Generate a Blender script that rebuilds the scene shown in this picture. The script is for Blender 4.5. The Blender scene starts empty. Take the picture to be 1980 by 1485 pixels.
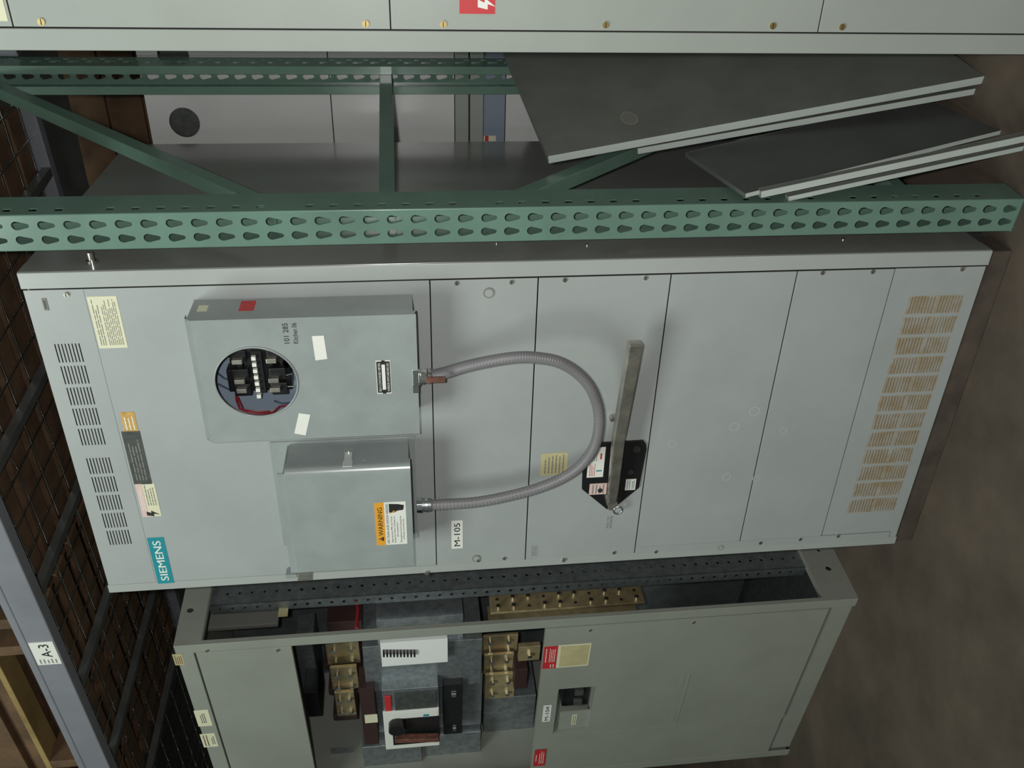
import bpy, math, random
from mathutils import Vector, Matrix
from mathutils.geometry import tessellate_polygon
random.seed(7)
C = bpy.context.scene.collection
SC = bpy.context.scene

# ------------------------------------------------------------------ camera
FPX = 1711.0                                    # focal length in pixels of the 1980 px frame
YAW, PITCH, ROLL = .5565, .1140, -.0389
CAM = Vector((.7961, -1.789, 1.3738))
_f = Vector((-math.sin(YAW)*math.cos(PITCH), math.cos(YAW)*math.cos(PITCH), -math.sin(PITCH)))
_r = Vector((math.cos(YAW), math.sin(YAW), 0)); _u = _r.cross(_f)
R2 = _r*math.cos(ROLL)+_u*math.sin(ROLL); U2 = -_r*math.sin(ROLL)+_u*math.cos(ROLL)
cd = bpy.data.cameras.new('camera'); cam = bpy.data.objects.new('camera', cd); C.objects.link(cam)
cd.sensor_fit = 'HORIZONTAL'; cd.sensor_width = 36; cd.lens = FPX/1980*36; cd.clip_start = .05
M = Matrix((-U2, R2, -_f)).transposed().to_4x4(); M.translation = CAM     # the camera was held on its side
cam.matrix_world = M
SC.camera = cam

# ------------------------------------------------------------------ light
w = bpy.data.worlds.new('world'); SC.world = w; w.use_nodes = True
w.node_tree.nodes['Background'].inputs[0].default_value = (.80, .95, .90, 1)
w.node_tree.nodes['Background'].inputs[1].default_value = .10
def lamp(name, kind, loc, energy, col, size=None, target=None):
    l = bpy.data.lights.new(name, kind); o = bpy.data.objects.new(name, l); C.objects.link(o)
    o.location = loc; l.energy = energy; l.color = col
    if kind == 'AREA': l.shape = 'RECTANGLE'; l.size, l.size_y = size
    elif size: l.shadow_soft_size = size
    if target is not None:
        o.rotation_euler = (Vector(target)-Vector(loc)).to_track_quat('-Z', 'Y').to_euler()
    return o
lamp('camera_flash', 'POINT', CAM+R2*.02+U2*.075-_f*.01, 70, (1.0, .99, .96), .02)
lamp('ceiling_fixture', 'AREA', (-.9, -3.0, 4.4), 95, (.90, 1.0, .93), (2.2, 1.4), (-.4, 0, 1.3))
SC.view_settings.view_transform = 'Standard'; SC.view_settings.look = 'None'
SC.view_settings.exposure = 0.28; SC.view_settings.gamma = 1.0

# ------------------------------------------------------------------ materials
def mat(name, col, rough=.5, metal=0, noise=0, nscale=6, bump=0, bscale=80, spec=.5, coat=0, col2=None, aniso=0):
    m = bpy.data.materials.new(name); m.use_nodes = True; nt = m.node_tree; b = nt.nodes['Principled BSDF']
    b.inputs['Base Color'].default_value = (*col, 1); b.inputs['Roughness'].default_value = rough
    b.inputs['Metallic'].default_value = metal; b.inputs['Specular IOR Level'].default_value = spec
    b.inputs['Coat Weight'].default_value = coat; b.inputs['Coat Roughness'].default_value = .12
    tc = nt.nodes.new('ShaderNodeTexCoord')
    if noise or col2:
        n = nt.nodes.new('ShaderNodeTexNoise'); n.inputs['Scale'].default_value = nscale
        n.inputs['Detail'].default_value = 6; n.inputs['Roughness'].default_value = .6
        nt.links.new(tc.outputs['Object'], n.inputs['Vector'])
        r = nt.nodes.new('ShaderNodeValToRGB'); r.color_ramp.elements[0].position = .32; r.color_ramp.elements[1].position = .68
        a = col2 or tuple(c*(1-noise) for c in col)
        r.color_ramp.elements[0].color = (*a, 1); r.color_ramp.elements[1].color = (*[min(1, c*(1+noise)) for c in col], 1)
        nt.links.new(n.outputs['Fac'], r.inputs['Fac']); nt.links.new(r.outputs['Color'], b.inputs['Base Color'])
    if bump:
        n2 = nt.nodes.new('ShaderNodeTexNoise'); n2.inputs['Scale'].default_value = bscale; n2.inputs['Detail'].default_value = 3
        nt.links.new(tc.outputs['Object'], n2.inputs['Vector'])
        bp = nt.nodes.new('ShaderNodeBump'); bp.inputs['Strength'].default_value = bump; bp.inputs['Distance'].default_value = .002
        nt.links.new(n2.outputs['Fac'], bp.inputs['Height']); nt.links.new(bp.outputs['Normal'], b.inputs['Normal'])
    return m
MT = dict(
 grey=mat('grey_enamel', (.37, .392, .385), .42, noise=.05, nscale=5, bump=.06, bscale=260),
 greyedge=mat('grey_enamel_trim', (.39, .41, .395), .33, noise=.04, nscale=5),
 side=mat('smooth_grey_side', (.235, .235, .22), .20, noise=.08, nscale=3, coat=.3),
 warm=mat('older_warm_grey_enamel', (.29, .30, .26), .42, noise=.06, nscale=5, bump=.05, bscale=260),
 pale=mat('pale_grey_enamel', (.33, .355, .325), .40, noise=.04, nscale=5, bump=.05, bscale=260),
 box=mat('bluish_grey_enamel', (.30, .33, .325), .28, noise=.09, nscale=9),
 rear=mat('glossy_rear_grey', (.62, .62, .61), .33, noise=.05, nscale=4, spec=1.0),
 sheet=mat('dull_grey_sheet', (.19, .195, .175), .5, noise=.15, nscale=5),
 lip=mat('sheet_lip_paint', (.46, .50, .47), .45, noise=.05),
 galv=mat('galvanized_steel', (.30, .33, .34), .42, .75, noise=.22, nscale=45),
 steel=mat('bright_plated_steel', (.72, .72, .70), .25, 1, noise=.1, nscale=30),
 worn=mat('worn_bare_steel', (.50, .48, .42), .35, .85, noise=.25, nscale=25),
 green=mat('green_rack_enamel', (.135, .225, .180), .26, noise=.10, nscale=7, coat=.2),
 greend=mat('green_rack_enamel_inside', (.10, .19, .15), .3, noise=.10, nscale=7),
 beam=mat('grey_beam_enamel', (.22, .225, .25), .35, noise=.12, nscale=4),
 black=mat('black_plastic', (.012, .012, .013), .35),
 dark=mat('dark_interior', (.02, .02, .02), .8),  # near-black, mostly stands in for shade inside the cabinets
 white=mat('white_sticker', (.80, .80, .74), .5),
 cream=mat('cream_sticker', (.72, .70, .50), .5, noise=.04, nscale=20),
 ink=mat('black_ink', (.02, .02, .02), .5), greyink=mat('faint_grey_ink', (.22, .22, .19), .6),
 teal=mat('teal_badge', (.02, .27, .32), .35), orange=mat('orange_sticker', (.80, .36, .03), .5),
 gold=mat('ochre_sticker', (.55, .32, .08), .5, noise=.25, nscale=60),
 pink=mat('pale_pink_sticker', (.72, .52, .48), .5), red=mat('red_sticker', (.55, .03, .035), .45),
 plate=mat('dark_etched_plate', (.06, .065, .06), .5, noise=.3, nscale=60),
 redwire=mat('red_wire', (.30, .02, .03), .4), bluewire=mat('blue_black_wire', (.03, .045, .09), .4),
 conduit=mat('grey_vinyl_conduit', (.20, .19, .20), .42, noise=.06, nscale=20),
 rust=mat('rusty_filter', (.30, .24, .15), .8, col2=(.42, .36, .27), nscale=25),
 rusttag=mat('rusty_tag', (.15, .06, .04), .6, noise=.4, nscale=60),
 brass=mat('brass_screw', (.55, .42, .18), .35, .9), copper=mat('tinned_copper_bus', (.50, .40, .22), .42, .6, noise=.2, nscale=30),
 filler=mat('floor_brown_filler', (.075, .057, .044), .8, noise=.3, nscale=12),  # matched to the floor, for the added strip under M-105
 rustslat=mat('rust_stained_enamel', (.40, .39, .36), .55, col2=(.33, .25, .15), nscale=28),
 zinc=mat('zinc_plate_bright', (.66, .68, .67), .35, .25), pan=mat('dull_mounting_pan', (.105, .12, .12), .5, noise=.2, nscale=20),
 glarewhite=mat('flash_glare_white', (.85, .86, .84), .3),  # near-white colour carries the flash reflection off the metal
 rubbed=mat('rubbed_ring', (.30, .29, .24), .6), pan2=mat('rubbed_sheet', (.24, .235, .205), .55),
 ringm=mat('pale_scuff', (.47, .485, .46), .5),
 brown=mat('dark_red_insulator', (.045, .022, .02), .5),
 wood=mat('rough_brown_wood', (.16, .09, .045), .8, col2=(.07, .04, .02), nscale=8, bump=.4, bscale=30),
 ywood=mat('yellowish_wood', (.34, .24, .09), .75, col2=(.20, .13, .05), nscale=6),
 wire=mat('zinc_wire', (.55, .56, .55), .25, 1), chan=mat('galvanized_channel', (.20, .21, .20), .4, .6, noise=.2),
 sheetdk=mat('dark_sheet', (.10, .105, .10), .5, noise=.15, nscale=5),
 floor=mat('dark_concrete', (.125, .094, .070), .65, col2=(.062, .049, .038), nscale=3.2, bump=.3, bscale=40),
 wall=mat('dark_warehouse_wall', (.05, .045, .04), .9, noise=.2),
 paper=mat('yellowed_paper', (.50, .44, .24), .6, noise=.12, nscale=12),
 blueg=mat('blue_grey_interior', (.24, .29, .36), .35),
)

# ------------------------------------------------------------------ frames: a plan position and a heading
class Frame:
    def __init__(s, ox, oy, deg):
        a = math.radians(deg); s.o = Vector((ox, oy, 0)); s.a = a
        s.e1 = Vector((math.cos(a), math.sin(a), 0)); s.e2 = Vector((-math.sin(a), math.cos(a), 0))
    def w(s, x, y, z): return s.o+s.e1*x+s.e2*y+Vector((0, 0, z))
    def _ray(s, px, py): return _f*FPX+R2*((1485-py)-742.5)+U2*(990-px)
    def P(s, px, py, d=0):                       # a sight line met with the upright plane at depth d: (x, z)
        dr = s._ray(px, py); t = ((s.o+s.e2*d-CAM).dot(s.e2))/dr.dot(s.e2); q = CAM+dr*t-s.o
        return q.dot(s.e1), q.z
    def S(s, px, py, x=0):                       # same with the side plane at x: (depth, z)
        dr = s._ray(px, py); t = ((s.o+s.e1*x-CAM).dot(s.e1))/dr.dot(s.e1); q = CAM+dr*t-s.o
        return q.dot(s.e2), q.z
FM = Frame(0, 0, 0); F4 = Frame(-1.290, .156, -7.0); RK = Frame(.117, .025, -5.5)
FZ = -.055                                       # floor level (the cabinets stand on short feet)

# ------------------------------------------------------------------ mesh builder
_fonts = {}
class MB:
    def __init__(s): s.v = []; s.f = []; s.m = []; s.sm = []
    def add(s, vs, fs, m='grey', smooth=False):
        n = len(s.v); s.v += [Vector(v) for v in vs]
        for f in fs: s.f.append([i+n for i in f]); s.m.append(m); s.sm.append(smooth)
        return s
    def box(s, x0, x1, y0, y1, z0, z1, m='grey'):
        if x0 > x1: x0, x1 = x1, x0
        if y0 > y1: y0, y1 = y1, y0
        if z0 > z1: z0, z1 = z1, z0
        vs = [(x, y, z) for x in (x0, x1) for y in (y0, y1) for z in (z0, z1)]
        return s.add(vs, [(0,1,3,2),(4,6,7,5),(0,4,5,1),(2,3,7,6),(0,2,6,4),(1,5,7,3)], m)
    def bar(s, a, b, wx, wy, m='grey', up=(0,0,1)):   # rectangular bar from a to b, widths along side and up
        a, b = Vector(a), Vector(b); t = (b-a).normalized(); sd = t.cross(Vector(up)).normalized(); u = sd.cross(t)
        vs = [p+sd*i*wx/2+u*j*wy/2 for p in (a, b) for i, j in ((-1,-1),(1,-1),(1,1),(-1,1))]
        return s.add(vs, [(3,2,1,0),(4,5,6,7),(0,1,5,4),(1,2,6,5),(2,3,7,6),(3,0,4,7)], m)
    def tube(s, pts, r, n=12, m='grey', radii=None):
        pts = [Vector(p) for p in pts]; k = len(pts); ref = None; rings = []
        for i, p in enumerate(pts):
            t = (pts[min(i+1, k-1)]-pts[max(i-1, 0)]).normalized()
            if ref is None: ref = t.orthogonal().normalized()
            ref = (ref-t*ref.dot(t)).normalized(); bi = t.cross(ref); rr = radii[i] if radii else r
            rings.append([p+(ref*math.cos(2*math.pi*j/n)+bi*math.sin(2*math.pi*j/n))*rr for j in range(n)])
        vs = [q for g in rings for q in g]; fs = [(i*n+j, i*n+(j+1) % n, (i+1)*n+(j+1) % n, (i+1)*n+j) for i in range(k-1) for j in range(n)]
        s.add(vs, fs, m, True); s.add(rings[0], [tuple(range(n))[::-1]], m); s.add(rings[-1], [tuple(range(n))], m)
        return s
    def cyl(s, a, b, r, n=14, m='grey'): return s.tube([a, b], r, n, m)
    def plate(s, outer, holes, o, e1, e2, th, m='grey'):   # sheet in plane o+e1*u+e2*v with holes, thickness th away from its front
        o, e1, e2 = Vector(o), Vector(e1), Vector(e2); nrm = e1.cross(e2)
        loops = [outer]+list(holes); tri = tessellate_polygon([[Vector((p[0], p[1], 0)) for p in l] for l in loops])
        flat = [p for l in loops for p in l]; N = len(flat)
        vs = [o+e1*p[0]+e2*p[1] for p in flat]+[o+e1*p[0]+e2*p[1]-nrm*th for p in flat]
        fs = []
        for t in tri:
            a, b, c = [flat[i] for i in t]
            if (b[0]-a[0])*(c[1]-a[1])-(b[1]-a[1])*(c[0]-a[0]) < 0: t = (t[0], t[2], t[1])
            fs.append(tuple(t)); fs.append((t[0]+N, t[2]+N, t[1]+N))
        k = 0
        for li, l in enumerate(loops):
            n = len(l); ar = sum(l[i][0]*l[(i+1) % n][1]-l[(i+1) % n][0]*l[i][1] for i in range(n))
            for i in range(n):
                a, b = k+i, k+(i+1) % n
                if (ar < 0) == (li == 0): a, b = b, a
                fs.append((b, a, a+N, b+N))
            k += n
        return s.add(vs, fs, m)
    def text(s, body, size, o, e1=(1,0,0), e2=(0,0,1), m='ink', width=None, bold=0, center=False):
        o, e1, e2 = Vector(o), Vector(e1), Vector(e2)
        if bold:
            for k in (-1, 1): s.text(body, size, o+e1*k*bold*size*.9+e1.cross(e2)*.00005*(k+1.5), e1, e2, m, width, 0, center)
        key = body
        if key not in _fonts:
            cu = bpy.data.curves.new('lettering', 'FONT'); cu.body = body; cu.size = 1; cu.resolution_u = 3
            ob = bpy.data.objects.new('lettering', cu); C.objects.link(ob); bpy.context.view_layer.update()
            me = ob.evaluated_get(bpy.context.evaluated_depsgraph_get()).to_mesh()
            _fonts[key] = ([tuple(v.co) for v in me.vertices], [tuple(p.vertices) for p in me.polygons])
            ob.evaluated_get(bpy.context.evaluated_depsgraph_get()).to_mesh_clear()
            bpy.data.objects.remove(ob); bpy.data.curves.remove(cu)
        vs, fs = _fonts[key]
        if not vs: return s
        x0 = min(v[0] for v in vs); x1 = max(v[0] for v in vs)
        sx = width/(x1-x0) if width else size; cx = (x0+x1)/2 if center else x0
        return s.add([o+e1*(v[0]-cx)*sx+e2*v[1]*size for v in vs], fs, m)
    def mesh(s, name, base=(0,0,0)):
        b = Vector(base); names = []
        for k in s.m:
            if k not in names: names.append(k)
        me = bpy.data.meshes.new(name); me.from_pydata([v-b for v in s.v], [], s.f)
        for k in names: me.materials.append(MT[k])
        for p, k, q in zip(me.polygons, s.m, s.sm): p.material_index = names.index(k); p.use_smooth = q
        me.update(); return me
def bev(o, wd):
    if wd:
        b = o.modifiers.new('bevel', 'BEVEL'); b.width = wd; b.segments = 2; b.limit_method = 'ANGLE'; b.harden_normals = False
class Thing:
    def __init__(s, name, label, cat, fr, base, group=None):
        s.fr = fr; s.b = Vector(base); o = bpy.data.objects.new(name, None); C.objects.link(o); s.o = o
        o.empty_display_size = .1
        o.location = fr.w(*base); o.rotation_euler = (0, 0, fr.a); o['label'] = label; o['category'] = cat
        if group: o['group'] = group
    def part(s, name, mb, sub=None, label=None, bevel=0):
        o = bpy.data.objects.new(name, mb.mesh(name, s.b)); C.objects.link(o); o.parent = sub or s.o
        if label: o['label'] = label
        bev(o, bevel); return o
def solo(name, mb, fr, base, label=None, cat=None, group=None, bevel=0, kind=None):
    o = bpy.data.objects.new(name, mb.mesh(name, base)); C.objects.link(o)
    o.location = fr.w(*base); o.rotation_euler = (0, 0, fr.a)
    for k, v in (('label', label), ('category', cat), ('group', group), ('kind', kind)):
        if v: o[k] = v
    bev(o, bevel); return o
def rect(x0, x1, y0, y1): return [(x0, y0), (x1, y0), (x1, y1), (x0, y1)]
def lines(mb, x0, x1, z0, z1, n, y, m='ink', th=.35, ragged=True):  # illegible small print: fine broken rules
    for i in range(n):
        z = z1-(z1-z0)*(i+.5)/n; h = (z1-z0)/n*th/2; x = x0
        while x < x1:
            l = random.uniform(.10, .24)*(x1-x0); e = min(x+l, x1)
            mb.add([(x, y, z-h), (e, y, z-h), (e, y, z+h), (x, y, z+h)], [(0,1,2,3)], m); x = e+(x1-x0)*.025
            if ragged and x > x1*.0+x0+(x1-x0)*.8 and random.random() < .5: break
def screw(T, fr, px, py, sub, m='worn', r=.0055, d=-.003, name='screw'):
    x, z = fr.P(px, py, d); mb = MB().cyl((x, d+.004, z), (x, d-.003, z), r, 10, m); mb.box(x-r*.8, x+r*.8, d-.0034, d-.0028, z-.0008, z+.0008, 'ink')
    return T.part(name, mb, sub)

# ------------------------------------------------------------------ the setting
mb = MB(); mb.box(-16, 7, -6, 9, FZ-.1, FZ, 'floor'); solo('floor', mb, FM, (0, 0, FZ), kind='structure')
mb = MB(); mb.box(-16, 7, 6, 6.2, FZ, 6.0, 'wall'); solo('wall_back', mb, FM, (0, 6, FZ), kind='structure')
mb = MB(); mb.box(-16, 7, -6, 6.2, 6.0, 6.1, 'wall'); solo('ceiling', mb, FM, (0, 0, 6), kind='structure')
mb = MB(); mb.box(-16.2, -16, -6, 6.2, FZ, 6.1, 'wall'); solo('wall_left', mb, FM, (-16, 0, FZ), kind='structure')

# ------------------------------------------------------------------ the middle switchboard cabinet, M-105
W, H, D = .9116, 2.1771, .9078
T = Thing('switchboard_cabinet', 'tall light grey switchboard cabinet marked M-105 with lever handle and louvered top and bottom', 'electrical cabinet', FM, (-W/2, D/2, FZ))
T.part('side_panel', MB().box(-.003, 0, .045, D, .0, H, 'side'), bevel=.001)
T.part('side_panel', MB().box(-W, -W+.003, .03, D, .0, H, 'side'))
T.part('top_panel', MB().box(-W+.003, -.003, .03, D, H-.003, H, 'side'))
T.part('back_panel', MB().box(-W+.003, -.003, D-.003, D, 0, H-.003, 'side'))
T.part('shade_backing', MB().box(-W+.004, -.004, .06, .063, 0, H-.004, 'dark'))  # black sheet painted as the shade of the hollow behind seams and slots
p = MB().box(-.0365, 0, 0, .003, 0, H, 'greyedge').box(-.003, .0015, .003, .05, 0, H, 'side').box(-.0365, -.033, .003, .03, 0, H, 'dark')
T.part('corner_post', p, bevel=.0012)
p = MB().box(-W, -W+.026, 0, .003, 0, H, 'greyedge').box(-W, -W+.003, .003, .03, 0, H, 'greyedge').box(-W+.022, -W+.026, .003, .03, 0, H, 'dark')
T.part('corner_post', p, bevel=.0012)
T.part('side_seam', MB().box(0, .0015, .125, .129, .02, H-.02, 'greyedge'))
T.part('side_seam', MB().box(0, .0012, .36, .362, .02, H-.02, 'side'))
for (x, y) in ((-.05, .03), (-W+.05, .03), (-.05, D-.08), (-W+.05, D-.08)):
    T.part('foot', MB().box(x-.04, x+.04, max(y, .11), max(y, .11)+.06, FZ, 0, 'galv'))
T.part('base_filler', MB().box(-W+.004, -.004, .006, .10, FZ, -.0005, 'filler'), bevel=.003, label='added floor-brown gap skid')  # added strip in floor colour, covers the shaded gap below the cabinet
seams = [H, 2.053, 1.323, 1.081, .775, .4745, .2345, 0]
X0, X1 = -W+.0285, -.039
g = .0014
def slots(x0, x1, z0, z1, n, fill):
    out = []
    for i in range(n):
        a = z0+(z1-z0)*i/n; out.append(rect(x0, x1, a, a+(z1-z0)/n*fill))
    return out
# top louvre panel
a = FM.P(99, 667); b = FM.P(168, 704); zt, zb_ = a[1]+.0, b[1]
c0 = [667, 712, 755, 797, 838, 884, 924, 960, 996, 1030]; holes = []
cx0 = FM.P(104, 665)[0]; cx1 = FM.P(264, 1056)[0]
pit = (cx0-cx1-.028)/10
xr = cx0
for i in range(10):
    if i == 5: xr -= .028
    holes += slots(xr-pit*.84, xr, 1.998+.0, 2.090, 8, .36) if False else slots(xr-pit*.84, xr, zb_+.004, zt-.002, 8, .38)
    xr -= pit
vp = T.part('louvered_panel', MB().plate(rect(X0, X1, seams[1]+.0003, H-.004), [h for h in holes if h[0][1] > seams[1]+.004], (0, -.001, 0), (1,0,0), (0,0,1), .002, 'grey'), label='louvered top strip of the cabinet')
low = [h for h in holes if h[0][1] <= seams[1]+.004]
# main upper cover (fixed, wide)
p = MB().plate(rect(X0, X1, seams[2]+g, seams[1]-.0004), [h for h in low if h[2][1] < seams[1]-.003], (0, -.001, 0), (1,0,0), (0,0,1), .002, 'grey')
up = T.part('cover_panel', p, label='large upper cover carrying the two boxes and the maker badge')
p = MB().box(X0+.02, X1-.01, -.0020, -.001, seams[2]+.001, seams[2]+.036, 'grey'); T.part('cover_flange', p, bevel=.0006)
covers = []
for i in range(2, 6):
    p = MB().box(X0, X1, -.003, 0, seams[i+1]+g, seams[i]-g, 'grey'); covers.append(T.part('cover_panel', p, bevel=.0007))
for (x, y, k, rr) in ((1300,858,3,.011),(1420,825,4,.013),(1459,795,4,.014),(1405,922,4,.012),(1462,925,4,.010),(1515,832,4,.010)):
    q = FM.P(x, y, -.0033); n = 24; p = MB(); p.add([(q[0]+rr*f*math.cos(2*math.pi*i/n), -.0034, q[1]+rr*f*math.sin(2*math.pi*i/n)) for f in (1, .8) for i in range(n)], [(i, (i+1) % n, (i+1) % n+n, i+n) for i in range(n)], 'ringm')
    T.part('scuff_ring', p, covers[3 if x > 1430 else 2 if x > 1297 else 1])
p = MB().box(X0, X0+.022, -.0045, -.003, .03, seams[4]-.004, 'grey'); T.part('hinge_strip', p, bevel=.0006)
# bottom vent cover
gx0 = FM.P(1756, 574)[0]; gx1 = FM.P(1636, 997)[0]; gz1 = FM.P(1755, 590)[1]; gz0 = FM.P(1857, 590)[1]; pb = (gx0-gx1)/12; holes = []; grp = []
for i in range(12):
    x1 = gx0-i*pb; x0 = x1-pb*.80
    holes.append(rect(x0-.002, x1+.002, gz0-.002, gz1+.002)); grp.append((x0, x1))
p = MB().plate(rect(X0, X1, .006, seams[6]-g), holes, (0, -.001, 0), (1,0,0), (0,0,1), .002, 'grey')
bt = T.part('louvered_panel', p, label='louvered bottom cover with rusty slots')
for x0, x1 in grp:
    hs = slots(x0+.001, x1-.001, gz0+.001, (gz0+gz1)/2-.006, 8, .42)+slots(x0+.001, x1-.001, (gz0+gz1)/2+.002, gz1-.001, 8, .42)
    T.part('rusty_louver', MB().plate(rect(x0-.002, x1+.002, gz0-.002, gz1+.002), hs, (0, -.0011, 0), (1,0,0), (0,0,1), .002, 'rustslat'), bt, 'rust stained group of slots')
T.part('filter_sheet', MB().box(gx1-.02, gx0+.02, .0035, .005, gz0-.01, gz1+.01, 'rust'), bt, label='rusty sheet behind the slots')
for (x, y) in ((883,547),(989,545),(1092,541),(1248,537),(1590,527),(1687,525),(128,570),(825,1108),(925,1083),(975,1079),(1090,1083),(1187,1068),(1268,1066),(1470,1049),(1547,1042),(1620,1036),(1860,520)):
    screw(T, FM, x, y, None)
for (x, y, rr) in ((945, 565, .013), (921, 1078, .012), (1393, 1057, .009)):     # D shaped latch marks
    q = FM.P(x, y); p = MB().cyl((q[0], -.002, q[1]), (q[0], -.0048, q[1]), rr, 20, 'greyink'); p.cyl((q[0], -.004, q[1]), (q[0], -.0056, q[1]), rr*.72, 20, 'grey'); T.part('latch_plug', p)
q = FM.P(88, 588); p = MB().box(q[0]-.014, q[0]+.014, -.003, -.0005, q[1]-.0045, q[1]+.0045, 'greyink'); p.box(q[0]-.010, q[0]+.010, -.0034, -.0028, q[1]-.002, q[1]+.002, 'plate'); T.part('slot_plate', p)
# lifting bolt on the side
q = FM.S(178, 508, .004); p = MB().cyl((0, q[0], q[1]), (.010, q[0], q[1]), .012, 6, 'steel').cyl((.01, q[0], q[1]), (.028, q[0], q[1]), .0065, 12, 'worn'); T.part('side_bolt', p)
for (x, y) in ((1135, 474), (1630, 463), (960, 470)):
    q = FM.S(x, y, .0); T.part('side_screw', MB().cyl((0, q[0], q[1]), (.003, q[0], q[1]), .004, 10, 'steel'))

def sticker(T, name, fr, px, d, m, texts=(), rules=None, label=None, sub=None, inset=None):
    """px: the sticker's four corners seen in the photograph, first its own top right then round; laid on the plane at depth d"""
    q = [fr.P(x, y, d) for x, y in px]; xs = sorted(a[0] for a in q); zs = sorted(a[1] for a in q)
    x0, x1 = (xs[0]+xs[1])/2, (xs[2]+xs[3])/2; z0, z1 = (zs[0]+zs[1])/2, (zs[2]+zs[3])/2
    ww, hh = x1-x0, z1-z0; p = MB().box(x0, x1, d, d+.0006, z0, z1, m); yy = d-.0003
    if inset:
        for (u0, u1, v0, v1, mm) in inset: p.box(x0+ww*u0, x0+ww*u1, d-.0003, d, z0+hh*v0, z0+hh*v1, mm)
    for t in texts:
        s_, u, v, hgt, wid, mm = t[:6]
        p.text(s_, hh*hgt/.72, (x0+ww*u, yy-.0003, z0+hh*v), m=mm, width=ww*wid, bold=.008 if len(t) < 7 else t[6], center=True)
    if rules:
        for (u0, u1, v0, v1, n, mm) in rules: lines(p, x0+ww*u0, x0+ww*u1, z0+hh*v0, z0+hh*v1, n, yy-.0002, mm)
    return T.part(name, p, sub, label), (x0, x1, z0, z1)
def bolt_shape(p, x, z, s, y, m):                 # lightning flash
    pts = [(-.18, .5), (.22, .5), (.05, .12), (.3, .12), (-.15, -.5), (-.02, -.05), (-.3, -.05)]
    p.plate([(a*s, b*s) for a, b in pts], [], (x, y, z), (1,0,0), (0,0,1), .0002, m)
SD = -.0018
sticker(T, 'instruction_sticker', FM, ((168,573),(226,573),(246,672),(191,674)), SD, 'cream', rules=[(.06,.94,.08,.62,8,'greyink'),(.06,.94,.68,.92,3,'greyink')], label='cream instruction sticker with fine print', sub=up)
sticker(T, 'inspection_sticker', FM, ((234,797),(260,797),(267,833),(238,835)), SD, 'gold', rules=[(.08,.8,.1,.9,3,'white')], label='ochre inspection sticker', sub=up)
sticker(T, 'rating_plate', FM, ((236,835),(270,833),(294,935),(258,938)), SD, 'plate', rules=[(.08,.85,.15,.85,4,'greyink')], label='dark rating plate', sub=up)
o_, bb = sticker(T, 'hazard_sticker', FM, ((258,937),(296,934),(314,997),(279,1000)), SD, 'cream', inset=[(0,1,.66,1,'pink')], rules=[(.34,.96,.08,.6,4,'greyink'),(.2,.96,.72,.92,2,'white')], label='pink and cream electrical hazard sticker', sub=up)
p = MB(); bolt_shape(p, bb[0]+.010, (bb[2]+bb[3])/2-.004, .030, SD-.001, 'ink'); T.part('lightning_mark', p, up)
sticker(T, 'maker_badge', FM, ((286,1040),(317,1039),(336,1126),(304,1130)), SD, 'teal', texts=[('SIEMENS', .50, .26, .50, .86, 'white', .02)], label='teal maker badge with white lettering', sub=up)
sticker(T, 'unit_label', FM, ((872,1007.5),(894,1006),(895.5,1060),(874,1061)), -.0038, 'white', texts=[('M-105', .5, .24, .55, .82, 'ink', .008)], label='white unit label reading M-105', sub=covers[0])
sticker(T, 'faded_sticker', FM, ((1048,878),(1100,874),(1095,915),(1043,922)), -.0038, 'paper', rules=[(.08,.9,.1,.9,6,'greyink')], label='faded yellow notice partly behind the conduit', sub=covers[1])
sticker(T, 'stamp_mark', FM, ((1172,998),(1184,998),(1183,1022),(1171,1022)), -.0038, 'grey', texts=[('PUSH TO', .5, .55, .34, .9, 'greyink'), ('DISCHARGE', .5, .08, .34, .95, 'greyink')], sub=covers[1])
sticker(T, 'pencil_mark', FM, ((1027,1055),(1040,1055),(1038,1076),(1025,1076)), -.0038, 'grey', rules=[(.05,.95,.1,.9,4,'greyink')], sub=covers[1])

# operating handle: black plate, stickers, steel lever
pl = [FM.P(x, y, -.006) for x, y in ((1154,856),(1244,851),(1249,858),(1250,868),(1235,942),(1182,985),(1172,983),(1125,945),(1127,880))]
hp = T.part('handle_plate', MB().plate(pl[::-1], [], (0, -.009, 0), (1,0,0), (0,0,1), .006, 'black'), label='black operating handle plate', bevel=.001)
sticker(T, 'position_sticker', FM, ((1143,865),(1170,865),(1167,924),(1131,922)), -.0098, 'white', inset=[(.60,.80,.18,.28,'red')], texts=[('I', .22, .12, .35, .04, 'teal')], rules=[(.05,.45,.5,.9,4,'red'),(.55,.95,.45,.9,4,'greyink')], label='white position sticker with red and green marks', sub=hp)
sticker(T, 'caution_sticker', FM, ((1139,936),(1174,934),(1172,955),(1140,957)), -.0098, 'pink', rules=[(.1,.9,.1,.9,4,'greyink')], sub=hp)
sticker(T, 'maker_sticker', FM, ((1211,926),(1230,927),(1228,948),(1208,947)), -.0098, 'white', rules=[(.1,.9,.5,.9,2,'teal'),(.1,.9,.1,.4,2,'ink')], sub=hp)
for (x, y, r) in ((1231, 868, .010), (1160, 948, .006), (1219, 912, .008)):
    q = FM.P(x, y, -.01); T.part('plate_screw', MB().cyl((q[0], -.009, q[1]), (q[0], -.013, q[1]), r, 14, 'dark'), hp)
a = FM.P(1181, 985, -.030); b = FM.P(1196, 846, -.062); c = FM.P(1228, 662, -.085)
A, B_, C_ = Vector((a[0], -.030, a[1])), Vector((b[0], -.062, b[1])), Vector((c[0], -.085, c[1]))
p = MB(); prof = [(A, .014, .010), (A.lerp(B_, .25), .026, .018), (B_, .029, .024), (B_.lerp(C_, .5), .031, .026), (C_, .033, .027)]
vs = []
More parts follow.
